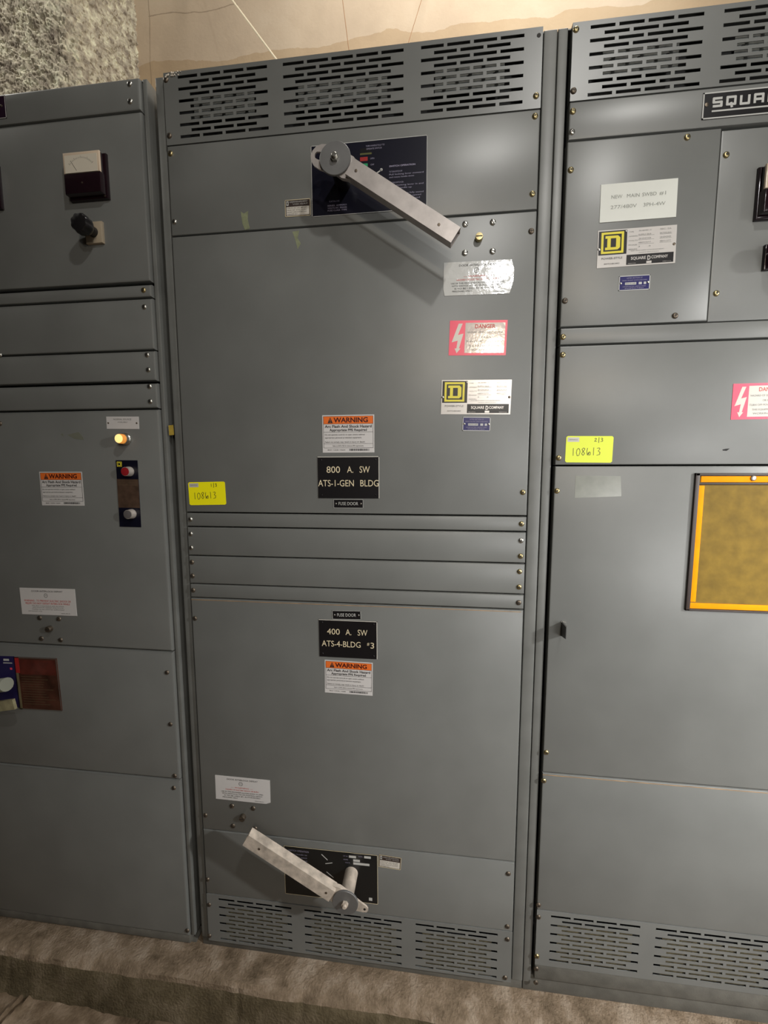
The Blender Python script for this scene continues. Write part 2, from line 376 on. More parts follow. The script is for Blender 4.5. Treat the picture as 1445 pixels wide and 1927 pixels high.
# ------------------------------------------------------------------ cabinets
PITCH = .893; TOPZ = 2.3665; BOTZ = .1045
def cabinet(dx, label, sillz, rx=.2385):
    """shell whose panels span x -0.628..0.208 plus dx"""
    x0, x1 = -.6530 + dx, rx + dx
    t = thing('switchgear_cabinet', label, 'cabinet', ((x0 + x1) / 2, .5, BOTZ))
    for a, b2 in ((x0, -.6335 + dx), (.2115 + dx if rx > .23 else .2080 + dx, x1)):
        p = MB(); p.panel(a, b2, .133, TOPZ, .008, .05, FRAME, .0025); p.build('frame_post', t)
        q = (a + .001, a + .003) if a == x0 else (b2 - .003, b2 - .001)
        p = MB(); p.box(q[0], q[1], .058, 1.0, BOTZ, TOPZ - .001, FRAME); p.build('side_sheet', t)
    p = MB(); p.box(x0 + .003, x1 - .003, .010, 1.0, TOPZ - .004, TOPZ - .0015, FRAME); p.build('top_sheet', t)
    p = MB(); p.box(x0 + .003, x1 - .003, .997, 1.0, BOTZ, TOPZ - .004, FRAME); p.build('back_sheet', t)
    p = MB(); p.panel(x0, x1, BOTZ, sillz, .012, .06, SILLM, .002); p.build('sill', t)
    p = MB(); p.box(x0 + .003, x1 - .003, .052, .056, BOTZ, TOPZ - .002, DARK); p.build('inner_sheet', t)
    return t
SLOT_L, SLOT_P, ROW_P, SLOT_H = .0474, .0548, .01245, .0064
def vent(t, dx, z0, z1, row0, kind):
    """punched vent panel: three groups of 4/5/4 slots, alternate rows one fewer"""
    x0, x1 = -.6270 + dx, .2078 + dx; groups = [(-.5926 + dx, 4), (-.3446 + dx, 5), (-.0408 + dx, 4)]
    b2 = MB(); rows = [row0 - ROW_P * k for k in range(11)]
    def sheet(a, b3, c, d): b2.box(a, b3, 0, .0015, c, d, PAINT)
    sheet(x0, x1, rows[0] + SLOT_H / 2, z1); sheet(x0, x1, z0, rows[-1] - SLOT_H / 2)
    for k, z in enumerate(rows):
        if k: sheet(x0, x1, z + SLOT_H / 2, rows[k - 1] - SLOT_H / 2)
        cur = x0
        for gx, n in groups:
            st_ = gx + (SLOT_P / 2 if k % 2 else 0)
            for q in range(n - (k % 2)):
                s_ = st_ + q * SLOT_P; sheet(cur, s_, z - SLOT_H / 2, z + SLOT_H / 2); cur = s_ + SLOT_L
        sheet(cur, x1, z - SLOT_H / 2, z + SLOT_H / 2)
    for a in (x0, x1 - .0015): b2.box(a, a + .0015, .0015, .020, z0, z1, PAINT)
    for a in (z0, z1 - .0015): b2.box(x0, x1, .0015, .020, a, a + .0015, PAINT)
    o = b2.build('vent_panel', t, smooth=False)
    for gx, n in groups:
        wd = n * SLOT_P - .008
        if kind == 'top':
            p = MB(); za, zb = rows[6] - .009, rows[3] + .007
            p.box(gx + .030, gx + wd - .036, .012, .014, za, zb, BAFF)
            for q in range(n): 
                hx = gx + .045 + q * SLOT_P
                if hx < gx + wd - .045: p.lathe((hx, .012, (za + zb) / 2), [(.004, 0), (.004, .0004)], DARK, 10)
            p.build('baffle', o)
        else:
            p = MB(); p.box(gx + .018, gx + wd - .014, .004, .007, rows[-1] - .004, rows[3] + .010, FILT); p.build('filter_mat', o)
    return o
def pan(t, dx, z0, z1, name='panel', y=0.0, x0=-.6270, x1=.2078, gap=.0016, c=.003, m_=PAINT):
    p = MB(); p.panel(x0 + dx, x1 + dx, z0 + gap, z1 - gap, y, .02, m_, c)
    return p.build(name, t)
SCM = {}
def screw(px, parent, m_=BRASS, r=.0058, y=0.0, dome=.0034, slotted=False, flip=0.0, name='screw', label=None):
    key = (m_.name, round(r, 4), slotted)
    if key not in SCM:
        b2 = MB(); b2.lathe((0, 0, 0), [(r * 1.08, 0), (r * 1.05, dome * .25), (r * .9, dome * .65), (r * .6, dome * .92), (r * .25, dome)], m_, 16)
        for a in ((0,) if slotted else (0, math.pi / 2)):
            L, wd = (r * .95, r * .13) if slotted else (r * .52, r * .14); c, s_ = math.cos(a), math.sin(a)
            pts = [(c * L - s_ * wd, s_ * L + c * wd), (-c * L - s_ * wd, -s_ * L + c * wd), (-c * L + s_ * wd, -s_ * L - c * wd), (c * L + s_ * wd, s_ * L - c * wd)]
            b2.prism(pts, -dome * 1.03, -dome * .7, SLOTM)
        if not slotted: b2.lathe((0, 0, 0), [(r * .22, dome * .9), (r * .22, dome * 1.05)], SLOTM, 8)
        tmp = b2.build('screw', None, origin=(0, 0, 0)); SCM[key] = tmp.data; bpy.data.objects.remove(tmp)
    x, z = W(px, -y + dome * .5)
    o = link(name, SCM[key], (x, y, z), parent, label); o.rotation_euler.y = flip or random.uniform(-.8, .8)
    return o

# ---- middle cabinet
MID = cabinet(0, 'grey enamel switchgear cabinet in the middle, whole front in view with two big lever handles', .134)
Zp = lambda a: W(a)[1]
mv = vent(MID, 0, 2.2145, 2.3665, 2.3542, 'top')
m1 = pan(MID, 0, 2.0165, 2.2145)
m2 = pan(MID, 0, 1.3588, 2.0165, 'door')
m3 = pan(MID, 0, 1.3225, 1.3588, 'strip_panel'); m4 = pan(MID, 0, 1.2478, 1.3225, 'strip_panel')
m5 = pan(MID, 0, 1.1738, 1.2478, 'strip_panel'); m6 = pan(MID, 0, 1.1371, 1.1738, 'strip_panel')
m7 = pan(MID, 0, .4805, 1.1371, 'door'); m8 = pan(MID, 0, .2824, .4805)
mb = vent(MID, 0, .1350, .2824, .2695, 'bottom')
# ---- right cabinet (one pitch to the right)
RIG = cabinet(PITCH, 'grey enamel switchgear cabinet at the right, cut by the frame, with white main board label', .152)
zr = [W(p)[1] for p in ((1070.8, 190.6), (1066.6, 266), (1052.6, 616.8), (1050, 650.5), (1041.6, 876.4), (1020, 1455), (1012.3, 1713.9), (1012, 1815.5))]
zr = [2.2213, 2.1465, 1.7730, 1.7354, 1.4745, .7300, .3547, .1980]
rv = vent(RIG, PITCH, zr[0], TOPZ, 2.3542, 'top')
r1 = pan(RIG, PITCH, zr[1], zr[0], 'rail_panel')
r2 = pan(RIG, 0, zr[2], zr[1], 'hinged_door', x0=.2645, x1=.5600, c=.0035)
r3 = pan(RIG, 0, zr[2], zr[1], 'meter_panel', y=.007, x0=.5640, x1=.2078 + PITCH)
r4 = pan(RIG, PITCH, zr[3], zr[2], 'strip_panel'); r5 = pan(RIG, PITCH, zr[4], zr[3])
r6 = pan(RIG, PITCH, zr[5], zr[4], 'door'); r7 = pan(RIG, PITCH, zr[6], zr[5])
rb = vent(RIG, PITCH, zr[7], zr[6], .3412, 'bottom')
r8 = pan(RIG, PITCH, .152, zr[7], 'kick_panel', y=.002, m_=SILLM)
# ---- left cabinet (one pitch to the left)
LEF = cabinet(-PITCH, 'dark grey enamel switchgear cabinet at the left with amber pilot light and push buttons', .110, rx=.2190)
zl = [2.2948, 1.9160, 1.8820, 1.7590, 1.6835, 1.6180, .9868, .6206, .1376]
LX = dict(x0=-.6270, x1=.2050, c=.0055)
l0 = pan(LEF, -PITCH, zl[0], TOPZ, 'rail_panel', **LX)
l1 = pan(LEF, -PITCH, zl[1] + .002, zl[0], 'meter_door', **LX); l2 = pan(LEF, -PITCH, zl[2] - .0, zl[1] - .002, 'strip_panel', **LX)
l3 = pan(LEF, -PITCH, zl[3], zl[2], **LX); l4 = pan(LEF, -PITCH, zl[4] + .001, zl[3], 'strip_panel', **LX)
l5 = pan(LEF, -PITCH, zl[5], zl[4] - .002, 'strip_panel', **LX); l6 = pan(LEF, -PITCH, zl[6], zl[5], 'door', **LX)
l7 = pan(LEF, -PITCH, zl[7], zl[6], 'handle_panel', **LX); l8 = pan(LEF, -PITCH, .137, zl[7], 'lower_panel', **LX)
l9 = pan(LEF, -PITCH, .108, .137, 'kick_panel', y=.004, m_=SILLM, x0=-.6270, x1=.2050)
# ---- screws
for p, o, m_ in [((311.5, 149), mv, DSCREW), ((318, 254.5), mv, DSCREW), ((1009, 179), mv, BRASS), ((320, 288), m1, BRASS), ((327.5, 416.5), m1, STEEL),
                 ((1007, 217.5), m1, BRASS), ((1002, 364), m1, BRASS), ((999.8, 434.3), m2, DSCREW), ((984, 926.5), m2, BRASS),
                 ((357.4, 977.5), m3, STEEL), ((358, 1004.7), m4, STEEL), ((359, 1031), m4, STEEL), ((360.5, 1058), m5, DSCREW), ((361.5, 1084), m5, DSCREW), ((362.8, 1111), m6, DSCREW),
                 ((981.5, 986), m3, BRASS), ((980.5, 1017.5), m4, STEEL), ((979.8, 1046.8), m4, BRASS), ((977.8, 1076), m5, BRASS), ((977, 1105), m5, BRASS), ((976, 1134.5), m6, DSCREW),
                 ((366, 1164), m7, DSCREW), ((386, 1535), m7, DSCREW), ((956.5, 1645), m8, DSCREW), ((954.8, 1744.5), m8, DSCREW), ((390, 1656), m8, DSCREW),
                 ((954.8, 1768.6), mb, DSCREW), ((950.5, 1841), mb, DSCREW), ((393, 1703.5), mb, DSCREW), ((393.5, 1762), mb, DSCREW),
                 ((1084.3, 54), rv, BRASS), ((1079.5, 169.6), rv, DSCREW), ((1078.4, 208.3), r1, BRASS), ((1076.7, 247.2), r1, STEEL), ((1293.9, 257.2), r2, BRASS),
                 ((1074.3, 318.9), r2, BRASS), ((1063.4, 565.6), r2, DSCREW), ((1270.9, 593.7), r2, DSCREW), ((1059.6, 633.6), r4, BRASS), ((1059.2, 667.3), r5, BRASS),
                 ((1051.6, 861.6), r5, BRASS), ((1048.4, 923.8), r6, BRASS), ((1028.2, 1416.6), r6, BRASS), ((1023.4, 1470), r7, BRASS), ((1013.5, 1704), r7, DSCREW),
                 ((1013.5, 1726.7), rb, DSCREW), ((1010.5, 1800.5), rb, BRASS), ((1009.5, 1824), r8, DSCREW), ((1008.5, 1850), r8, DSCREW),
                 ((243.2, 157), l0, STEEL), ((244.2, 189.8), l0, STEEL), ((269.5, 545.5), l2, BRASS), ((270.8, 577), l3, STEEL), ((276, 667.5), l3, STEEL),
                 ((278.3, 695.5), l4, STEEL), ((280.6, 726.8), l4, STEEL), ((282, 755.2), l5, STEEL), ((-1.5, 667.5), l3, STEEL), ((-1, 797), l6, DSCREW),
                 ((313.5, 1266), l7, DSCREW), ((320, 1363.5), l7, DSCREW), ((328, 1460.5), l7, DSCREW), ((326.5, 1483.5), l8, DSCREW), ((352, 1752), l8, DSCREW)]:
    screw(p, o, m_)
for p in ((1367.2, 290.5), (1348.5, 551.5)): screw(p, r3, BRASS, y=.007)
p_ = MB(); x, z = W((1014, 66.5)); p_.lathe((x, 0, z), [(.0042, 0), (.0042, .0004)], SLOTM, 12); p_.build('screw_hole', mv)
# interlock bolts: four small heads round a taller slotted boss
def interlock(pts, boss, door, m_, r=.0062):
    for p in pts: screw(p, door, m_, r=r, dome=.0032, slotted=True, name='interlock_bolt', flip=random.uniform(-1.2, 1.2))
    x, z = W(boss, .006); b2 = MB(); b2.lathe((x, 0, z), [(.0082, 0), (.0082, .009), (.0075, .0105), (.002, .0108)], BRASS if m_ is STEEL else DSCREW, 18)
    b2.box(x - .0065, x + .0065, -.0112, -.0102, z - .001, z + .001, SLOTM)
    b2.build('interlock_boss', door)
interlock([(875.4, 420.9), (927.4, 417.4), (874.8, 475.2), (927, 472)], (901.5, 446), m2, STEEL)
interlock([(436, 1517.5), (476, 1522), (438, 1555), (479.5, 1560)], (456, 1539.5), m7, DSCREW)
interlock([(73.8, 1163.2), (109.8, 1165), (77, 1202), (113.2, 1204.8)], (91.5, 1184), l6, DSCREW)

# ------------------------------------------------------------------ lever handles
def lever(cab, hub, tip, ear_dir, shaft_m, arm_m, label, slot_ear):
    """rotary lever: shaft out of the door, disc and bolt, hollow square arm, locking ear"""
    S = .086
    hx, hz = hub; root = MB()
    prof = [(.0175, 0), (.0175, .060), (.020, .064), (.020, .076)]
    root.lathe((hx, 0, hz), prof, shaft_m, 24); o = root.build('lever_handle', cab, label)
    d = MB(); d.lathe((hx, 0, hz), [(.0325, .0765), (.0325, .0805), (.0318, .0812)], DISC, 40); d.build('hub_disc', o)
    bt = MB(); bt.lathe((hx, 0, hz), [(.0085, .0812), (.0085, .0872)], STEEL if shaft_m is BLACK else arm_m, 6); bt.lathe((hx, 0, hz), [(.0052, .0872), (.0052, .0915), (.0042, .0925)], STEEL if shaft_m is BLACK else arm_m, 14); bt.build('hub_bolt', o)
    dx, dz = tip[0] - hx, tip[1] - hz; L = math.hypot(dx, dz); ux, uz = dx / L, dz / L; vx, vz = -uz, ux
    def Q(a, b2): return (hx + ux * a + vx * b2, hz + uz * a + vz * b2)
    # yoke between disc and arm
    yk = MB(); yk.prism([Q(-.012, .021), Q(.030, .023), Q(.052, .0155), Q(.052, -.0155), Q(.030, -.023), Q(-.012, -.021)], -.0765, -.067, arm_m); yk.build('yoke', o)
    a0, a1, hw, th = .037, L, .0168, .0022; ys = (-S, -S + .024)
    arm = MB()
    def slab(b0, b1, y0, y1): arm.prism([Q(a0, b0), Q(a1, b0), Q(a1, b1), Q(a0, b1)], y0, y1, arm_m)
    slab(-hw, hw, ys[0], ys[0] + th); slab(-hw, hw, ys[1] - th, ys[1]); slab(-hw, -hw + th, ys[0] + th, ys[1] - th); slab(hw - th, hw, ys[0] + th, ys[1] - th)
    arm.build('lever_arm', o)
    for a in (a0 + .017, a1 - .040):
        q = Q(a, -.001); r = MB(); r.lathe((q[0], -S, q[1]), [(.0030, 0), (.0028, .0010), (.0006, .0012)], DSCREW, 12); r.build('rivet', o)
    # ear
    ex, ez = ear_dir; el = math.hypot(ex, ez); ex, ez = ex / el, ez / el; fx, fz = -ez, ex
    def E_(a, b2): return (hx + ex * a + fx * b2, hz + ez * a + fz * b2)
    e = MB()
    if slot_ear:      # broad ear with a long slot
        out = [E_(.015, .026), E_(.040, .024)] + [E_(.045 + .013 * math.sin(t_), .018 * math.cos(t_) - .000) for t_ in (0.3, .7, 1.1, 1.57, 2.0, 2.4, 2.8)] + [E_(.040, -.024), E_(.015, -.026)]
        y0, y1 = -.074, -.070
        hole = [E_(.034 + .0 + .012 * math.cos(t_) * 1.0, .0055 * math.sin(t_)) for t_ in [2 * math.pi * k / 14 for k in range(14)]]
        n = 28; outr = []
        # ring between resampled outline and slot
        P0 = [E_(.018, .0255), E_(.030, .0245), E_(.042, .021), E_(.051, .013), E_(.0545, .004), E_(.0535, -.006), E_(.048, -.016), E_(.038, -.0225), E_(.028, -.0245), E_(.018, -.0255)]
        H0 = [E_(.026, .0065), E_(.030, .0075), E_(.038, .0075), E_(.0440, .006), E_(.0465, .002), E_(.0465, -.002), E_(.0440, -.006), E_(.038, -.0075), E_(.030, -.0075), E_(.026, -.0065)]
        k = len(P0); vs = [(x, y0, z) for x, z in P0] + [(x, y0, z) for x, z in H0] + [(x, y1, z) for x, z in P0] + [(x, y1, z) for x, z in H0]
        fs = []
        for i in range(k):
            j = (i + 1) % k
            fs += [(i, j, k + j, k + i), (2 * k + i, 3 * k + i, 3 * k + j, 2 * k + j), (i, 2 * k + i, 2 * k + j, j), (k + i, k + j, 3 * k + j, 3 * k + i)]
        e.add(vs, fs, arm_m)
    else:             # tapering tab with a round hole
        P0 = [E_(.004, .024), E_(.030, .014), E_(.052, .009), E_(.058, .005), E_(.060, 0), E_(.058, -.006), E_(.050, -.010), E_(.028, -.016), E_(.004, -.024)]
        e.prism(P0, -.074, -.070, arm_m); q = E_(.051, 0); e.lathe((q[0], -.074, q[1]), [(.0032, 0), (.0032, .0003)], SLOTM, 10)
    e.build('locking_ear', o)
    return o
UH = W((630, 296), .0825); UT = W((857.5, 442), .086); lever(MID, UH, UT, (-.030, .010), BLACK, ALU, 'pale metal lever handle on the upper switch, arm pointing down to the right', True)
LH = W((649, 1701), .0825); LT = W((461.8, 1581.5), .086); LT = (LH[0] + (LT[0] - LH[0]), LH[1] + (LT[1] - LH[1]))
lever(MID, LH, LT, (.034, -.013), ALUD, ALUD, 'dusty lever handle on the lower switch, arm pointing up to the left', False)

# ------------------------------------------------------------------ instruction plates behind the levers
p = Plate((584.5, 277), (804.2, 253), (803.2, 394), (588, 407.6), thick=.001).plate('instruction_plate', NAVY, MID, 'navy instruction plate with small white print behind the upper lever', edge=(SILV, .008))
p.text('TURN HANDLE FULLY TO', .56, .075, .022, PLATET, .16); p.text('OPERATE SWITCH', .55, .115, .022, PLATET, .13)
p.rect(.43, .10, .52, .16, BLACK); p.rect(.43, .165, .53, .19, mat('olive_square', (.10, .10, .03), .4)); p.rect(.43, .22, .495, .275, RED); p.rect(.43, .31, .495, .355, GREEN)
p.text('OPEN', .535, .25, .022, PLATET, .035); p.text('OFF', .535, .335, .022, PLATET, .03)
p.stroke([(.53, .50), (.61, .42)], .0025, SILV); p.ring(.612, .415, .003, .0028, SILV)
yy = .38
for s_, wd, bo in [('SWITCH OPERATION', .22, .03), (None, 0, 0), ('TO TURN SWITCH OFF', .11, 0), ('Pull locking lever outward', .29, 0), ('and rotate handle down', .21, 0), (None, 0, 0), ('TO TURN SWITCH ON', .12, 0), ('Push locking lever in and', .29, 0), ('rotate handle up', .19, 0), (None, 0, 0),
                   ('Handle must be fully seated', .29, 0), ('before the door is opened', .27, 0), ('or interlock is released', .26, 0), (None, 0, 0), ('CAUTION', .10, .03), ('Disconnect power first', .26, 0)]:
    if s_: p.text(s_, .68, yy, .022, PLATET, wd, 'L', bold=bo)
    yy += .038
p.text('CATALOG', .20, .80, .022, PLATET, .09); 
for k, s_ in enumerate(('SERIES  AMPERES', 'VOLTS AC  PHASE', 'FUSE CLASS  TYPE')): p.text(s_, .14, .86 + .035 * k, .020, PLATET, .17, 'L')
p.done()
p = Plate((535.2, 1590.9), (710.9, 1608.9), (710.9, 1701.6), (536, 1680.3), thick=.001).plate('instruction_plate', NAVY if False else mat('black_plate', (.008, .009, .010), .3), MID, 'black instruction plate with switch marks behind the lower lever', edge=(GOLD, .007))
p.text('SWITCH OPERATION', .05, .08, .035, PLATET, .22, 'L')
for k, s_ in enumerate(('Rotate handle to', 'operate the switch', 'Door is interlocked', 'when switch is on')): p.text(s_, .05, .15 + .06 * k, .028, PLATET, .2, 'L')
p.stroke([(.41, .10), (.47, .20)], .002, SILV); p.stroke([(.45, .28), (.52, .25)], .002, SILV); p.stroke([(.46, .45), (.53, .55)], .002, SILV)
for u, v_, wd in ((.70, .06, .075), (.86, .04, .07), (.745, .13, .07), (.745, .19, .17)): p.rect(u, v_, u + wd, v_ + .045, SILV, tx=True)
for u, v_, s_ in ((.64, .08, 'CAT. NO.'), (.80, .06, 'SER.'), (.64, .15, 'AMPS'), (.66, .21, 'VOLTS')): p.text(s_, u, v_, .022, PLATET, .05, 'L')
p.rect(.905, .88, .94, .94, SILV, tx=True); p.done()
def smalltag(c, label):
    p = Plate(*c, thick=.0008).plate('rating_tag', BROWN, MID, label, edge=(GOLD, .03))
    p.rect(.05, .42, .95, .93, CREAM); p.rect(.05, .08, .14, .34, SILV); p.rect(.075, .14, .115, .28, BROWN, 2)
    p.text('HORSEPOWER RATED SWITCH', .18, .14, .09, SILV, .7, 'L'); p.text('VISI-GAP', .6, .28, .07, SILV, .6)
    for k, s_ in enumerate(('VOLTS AC 240 480 600', 'MAX HP  STD  FUSES', 'SHORT CIRCUIT RATING', 'SERIES E1')): p.text(s_, .08, .5 + .12 * k, .06, INK, .78 if k < 3 else .4, 'L')
    p.done()
smalltag(((536, 377.2), (584, 373.6), (584.5, 405.4), (537.4, 409)), 'small rating tag at the left of the upper instruction plate')
smalltag(((712.6, 1607.7), (754.9, 1614.1), (754.1, 1637.2), (713, 1630)), 'small rating tag at the right of the lower instruction plate')

# ------------------------------------------------------------------ labels
def warning(c, parent, label):
    p = Plate(*c).plate('warning_label', WHITE, parent, label)
    p.rect(.02, .03, .98, .235, ORANGE)
    for a in ((.02, .03, .98, .037), (.02, .232, .98, .240), (.02, .45, .98, .457), (.02, .76, .98, .767), (.02, .87, .98, .877), (.02, .03, .026, .877), (.974, .03, .98, .877)): p.rect(*a, INK, 2)
    p.poly([(.155, .055), (.205, .215), (.105, .215)], INK, 2); p.rect(.151, .10, .159, .165, ORANGE, 3); p.rect(.151, .18, .159, .20, ORANGE, 3)
    p.text('WARNING', .55, .132, .125, mat('warning_dark_red', (.06, .006, .004), .5), .66, bold=.030)
    p.text('Arc Flash And Shock Hazard', .5, .30, .072, INK, .90, bold=.02); p.text('Appropriate PPE Required', .5, .395, .062, INK, .72, bold=.02)
    p.text('Do not operate controls or open covers without', .05, .52, .038, INK, .77, 'L'); p.text('appropriate personal protection equipment.', .05, .60, .038, INK, .71, 'L')
    p.text('Failure to comply may result in injury or death!', .05, .715, .038, INK, .77, 'L'); p.text('Refer to NFPA 70E for minimum PPE requirements.', .5, .82, .034, INK, .60)
    p.text('BRADY  Y1232345  Y1966544', .10, .93, .032, INK, .34, 'L')
    u = .52; rs = random.Random(3)
    while u < .90: wd = rs.choice((.006, .010, .016)); p.rect(u, .90, u + wd, .955, INK, 1, True); u += wd + rs.choice((.005, .009))
    return p.done()
warning(((606.4, 781.5), (704, 780), (704.6, 851.3), (607.3, 852)), MID, 'orange topped arc flash warning label above the 800 A plate')
warning(((611.3, 1241.5), (701.4, 1247.1), (701, 1309.3), (611.1, 1302.5)), MID, 'orange topped arc flash warning label below the 400 A plate')
warning(((74.2, 887.7), (153.6, 887.7), (159.8, 951.6), (79.4, 951)), LEF, 'orange topped arc flash warning label on the left cabinet door')

def engraved(c, lines, label, name='engraved_plate'):
    p = Plate(*c, thick=.0016).plate(name, BLACKP, MID, label); p.rect(0, 0, 1, .018, EDGEW); p.rect(.988, 0, 1, 1, EDGEW)
    for s_, u, v_, h, wd in lines: p.text(s_, u, v_, h, GOLD, wd, bold=.004)
    for u in (.06, .94):
        for v_ in (.08, .92): p.rivet(u, v_, .0020, BLACK)
    return p.done()
engraved(((597.1, 859.4), (713.6, 858.5), (714.3, 937.9), (600.1, 937.2)), [('800', .255, .31, .155, .22), ('A.', .53, .31, .155, .10), ('SW', .765, .31, .155, .165), ('ATS-1-GEN', .295, .635, .155, .585), ('BLDG', .84, .635, .155, .295)], 'black engraved plate reading 800 A. SW ATS-1-GEN BLDG')
engraved(((599.9, 1165.5), (710.1, 1168.6), (710.1, 1240.8), (601.8, 1234)), [('400', .25, .31, .155, .22), ('A.', .51, .31, .155, .10), ('SW', .75, .31, .155, .165), ('ATS-4-BLDG', .38, .635, .155, .67), ('3', .915, .64, .155, .06), ('#', .845, .60, .08, .04)], 'black engraved plate reading 400 A. SW ATS-4-BLDG #3')
def fuse(c, label):
    p = Plate(*c, thick=.0012).plate('fuse_door_tag', BLACKP, MID, label, edge=(SILV, .04)); p.text('FUSE DOOR', .5, .48, .36, SILV, .66, bold=.01)
    p.rivet(.08, .5, .0022); p.rivet(.92, .5, .0022); p.done()
fuse(((627.8, 939.5), (683.6, 939.5), (683.6, 956.5), (627.8, 955.8)), 'small black FUSE DOOR tag under the 800 A plate')
fuse(((625.4, 1148.7), (679.3, 1149.3), (679, 1166.1), (625.4, 1164.9)), 'small black FUSE DOOR tag over the 400 A plate')

def maker_plate(c, parent, label):
    p = Plate(*c, thick=.0010).plate('maker_plate', NPW, parent, label)
    p.rect(.012, .03, .375, .665, BLACKP); logoD(p, .045, .065, .335, .63)
    p.text('POWER-STYLE', .19, .76, .055, INK, .27, bold=.01); p.text('SWITCHBOARD', .19, .905, .035, INK, .20, bold=.01)
    p.rect(.378, .70, .975, .965, BLACKP); p.text('SQUARE', .53, .80, .075, NPW, .19, bold=.02); p.text('D', .665, .81, .11, NPW, .04, bold=.03); p.text('COMPANY', .80, .80, .075, NPW, .21, bold=.02)
    p.rect(.635, .895, .70, .955, NPW, 2); p.text('MIDDLETOWN', .40, .935, .02, NPW, .10, 'L'); p.text('MADE IN U.S.A.', .84, .935, .02, NPW, .11, 'L')
    for k, s_ in enumerate(('TYPE', 'AMPERES', 'VOLTS', 'PHASE', 'SERIES')): p.text(s_, .40, .10 + .115 * k, .032, INKG, .11 if k else .06, 'L', bold=.01)
    for k, s_ in enumerate(('26-60481-2', 'SUPPLY BUS', '3000', '480Y/277', '3     4')): p.text(s_, .60, .08 + .105 * k, .036, INKG, .16, bold=.01)
    for k, s_ in enumerate(('SEC. 2A', 'SECTION BUS', '2000', '480Y/277')): p.text(s_, .86, .08 + .105 * k, .036, INKG, .14, bold=.01)
    p.text('SHORT CIRCUIT CURRENT RATING SEE SWITCHBOARD', .64, .60, .026, INKG, .42); p.text('MAIN SECTION', .66, .655, .024, INKG, .25)
    for v_ in (.21, .32, .43): p.rect(.52, v_, .72, v_ + .008, INKG, 1, True); p.rect(.79, v_, .94, v_ + .008, INKG, 1, True)
    p.rivet(.02, .50, .0028); p.rivet(.975, .50, .0028, DSCREW); p.rivet(.362, .07, .0022); p.done()
maker_plate(((831.3, 715.3), (963.2, 714.7), (959.6, 779.7), (829.5, 779.7)), MID, 'maker plate with yellow square D emblem under the danger label')
maker_plate(((1125.6, 435.2), (1274.1, 422.7), (1269.2, 495.6), (1122.2, 504.9)), RIG, 'maker plate with yellow square D emblem under the white main board label')
def bluetag(c, parent, label):
    p = Plate(*c, thick=.0008).plate('serial_tag', NAVY2, parent, label, edge=(SILV, .05))
    p.text('LISTED SECTION OF', .5, .17, .09, PLATET, .5); p.text('DEAD FRONT SWITCHBOARD', .5, .33, .07, PLATET, .8)
    p.rect(.20, .46, .56, .62, SILV); p.rect(.64, .46, .74, .62, SILV); p.rect(.80, .46, .88, .62, SILV)
    p.text('ISSUE NO. E-4873', .38, .54, .08, INK, .32); p.text('UNDERWRITERS LABORATORIES', .5, .74, .07, PLATET, .75); p.text('INSPECTED', .5, .86, .07, PLATET, .6)
    p.rivet(.06, .5, .0024); p.rivet(.94, .5, .0024); p.done()
bluetag(((870.7, 784.5), (923.2, 785.1), (922, 811.4), (870.1, 810.8)), MID, 'small blue serial tag on the middle upper door')
bluetag(((1164.8, 519.9), (1223.1, 516.8), (1222.1, 544.8), (1163.5, 547.9)), RIG, 'small blue serial tag under the right maker plate')

def danger(c, parent, label, film):
    p = Plate(*c).plate('danger_label', PINK, parent, label)
    p.rect(.275, .07, .965, .93, film)
    p.poly([(.155, .09), (.225, .09), (.150, .415), (.245, .375), (.178, .80), (.205, .80), (.14, .94), (.10, .80), (.132, .80), (.150, .575), (.045, .625)], CREAM, 2)
    p.text('DANGER', .62, .17, .11, REDK, .35, bold=.02)
    for s_, v_, wd in (('HAZARD OF ELECTRIC SHOCK', .34, .62), ('OR BURN', .475, .20), ('TURN OFF POWER SUPPLYING', .60, .64), ('THIS EQUIPMENT BEFORE', .73, .54), ('WORKING INSIDE', .84, .50)): p.text(s_, .62, v_, .052, INKG, wd, bold=.01)
    return p.done()
danger(((846.8, 603.1), (954.8, 602.5), (951.9, 668.2), (843.9, 669.4)), MID, 'pink and cream danger label glaring on the middle upper door', CRINKC)
danger(((1378.6, 722.2), (1489.5, 719.5), (1486.4, 787.2), (1375.5, 790)), RIG, 'pink and cream danger label at the right edge of the frame', CREAM)

def interlock_label(c, parent, label, base=WHITE, cut=None, red2=False):
    p = Plate(*c, thick=.0008).plate('interlock_label', base, parent, label, cut=cut)
    p.text('DOOR INTERLOCK DEFEAT', .5, .11, .06, INK, .56, bold=.01)
    p.ring(.47, .27, .0055, .0010, INK); p.stroke([(.455, .27), (.485, .26)], .0008, INK)
    if red2: ls = (('WARNING - TO PREVENT ELECTRIC SHOCK OR', .47, .85, REDK, .07), ('INJURY DO NOT DEFEAT INTERLOCK WHILE', .57, .80, REDK, .07), ('This door is interlocked with the switch', .66, .58, INKG, .045), ('and cannot be opened when it is on', .72, .56, INKG, .045), ('Defeat to be used by authorized', .79, .58, INKG, .045), ('personnel only', .86, .25, INKG, .045))
    else: ls = (('--- WARNING ---', .44, .40, REDK, .05), ('HAZARD OF ELECTRIC SHOCK OR BURN', .54, .60, REDK, .05), ('USE OF THIS MECHANISM ALLOWS DOOR TO OPEN', .64, .76, INK, .045), ('WITH SWITCH IN THE ON POSITION. DEFEAT', .72, .74, INK, .045), ('IS TO BE USED BY AUTHORIZED', .80, .66, INK, .045), ('PERSONNEL ONLY', .88, .28, INK, .045))
    for s_, v_, wd, m_, h in ls: p.text(s_, .13 if wd < .3 else (.49 - wd / 2), v_, h, m_, wd, 'L', bold=.008)
    p.text('50045-062-01', .80, .93, .03, INK, .16); return p.done()
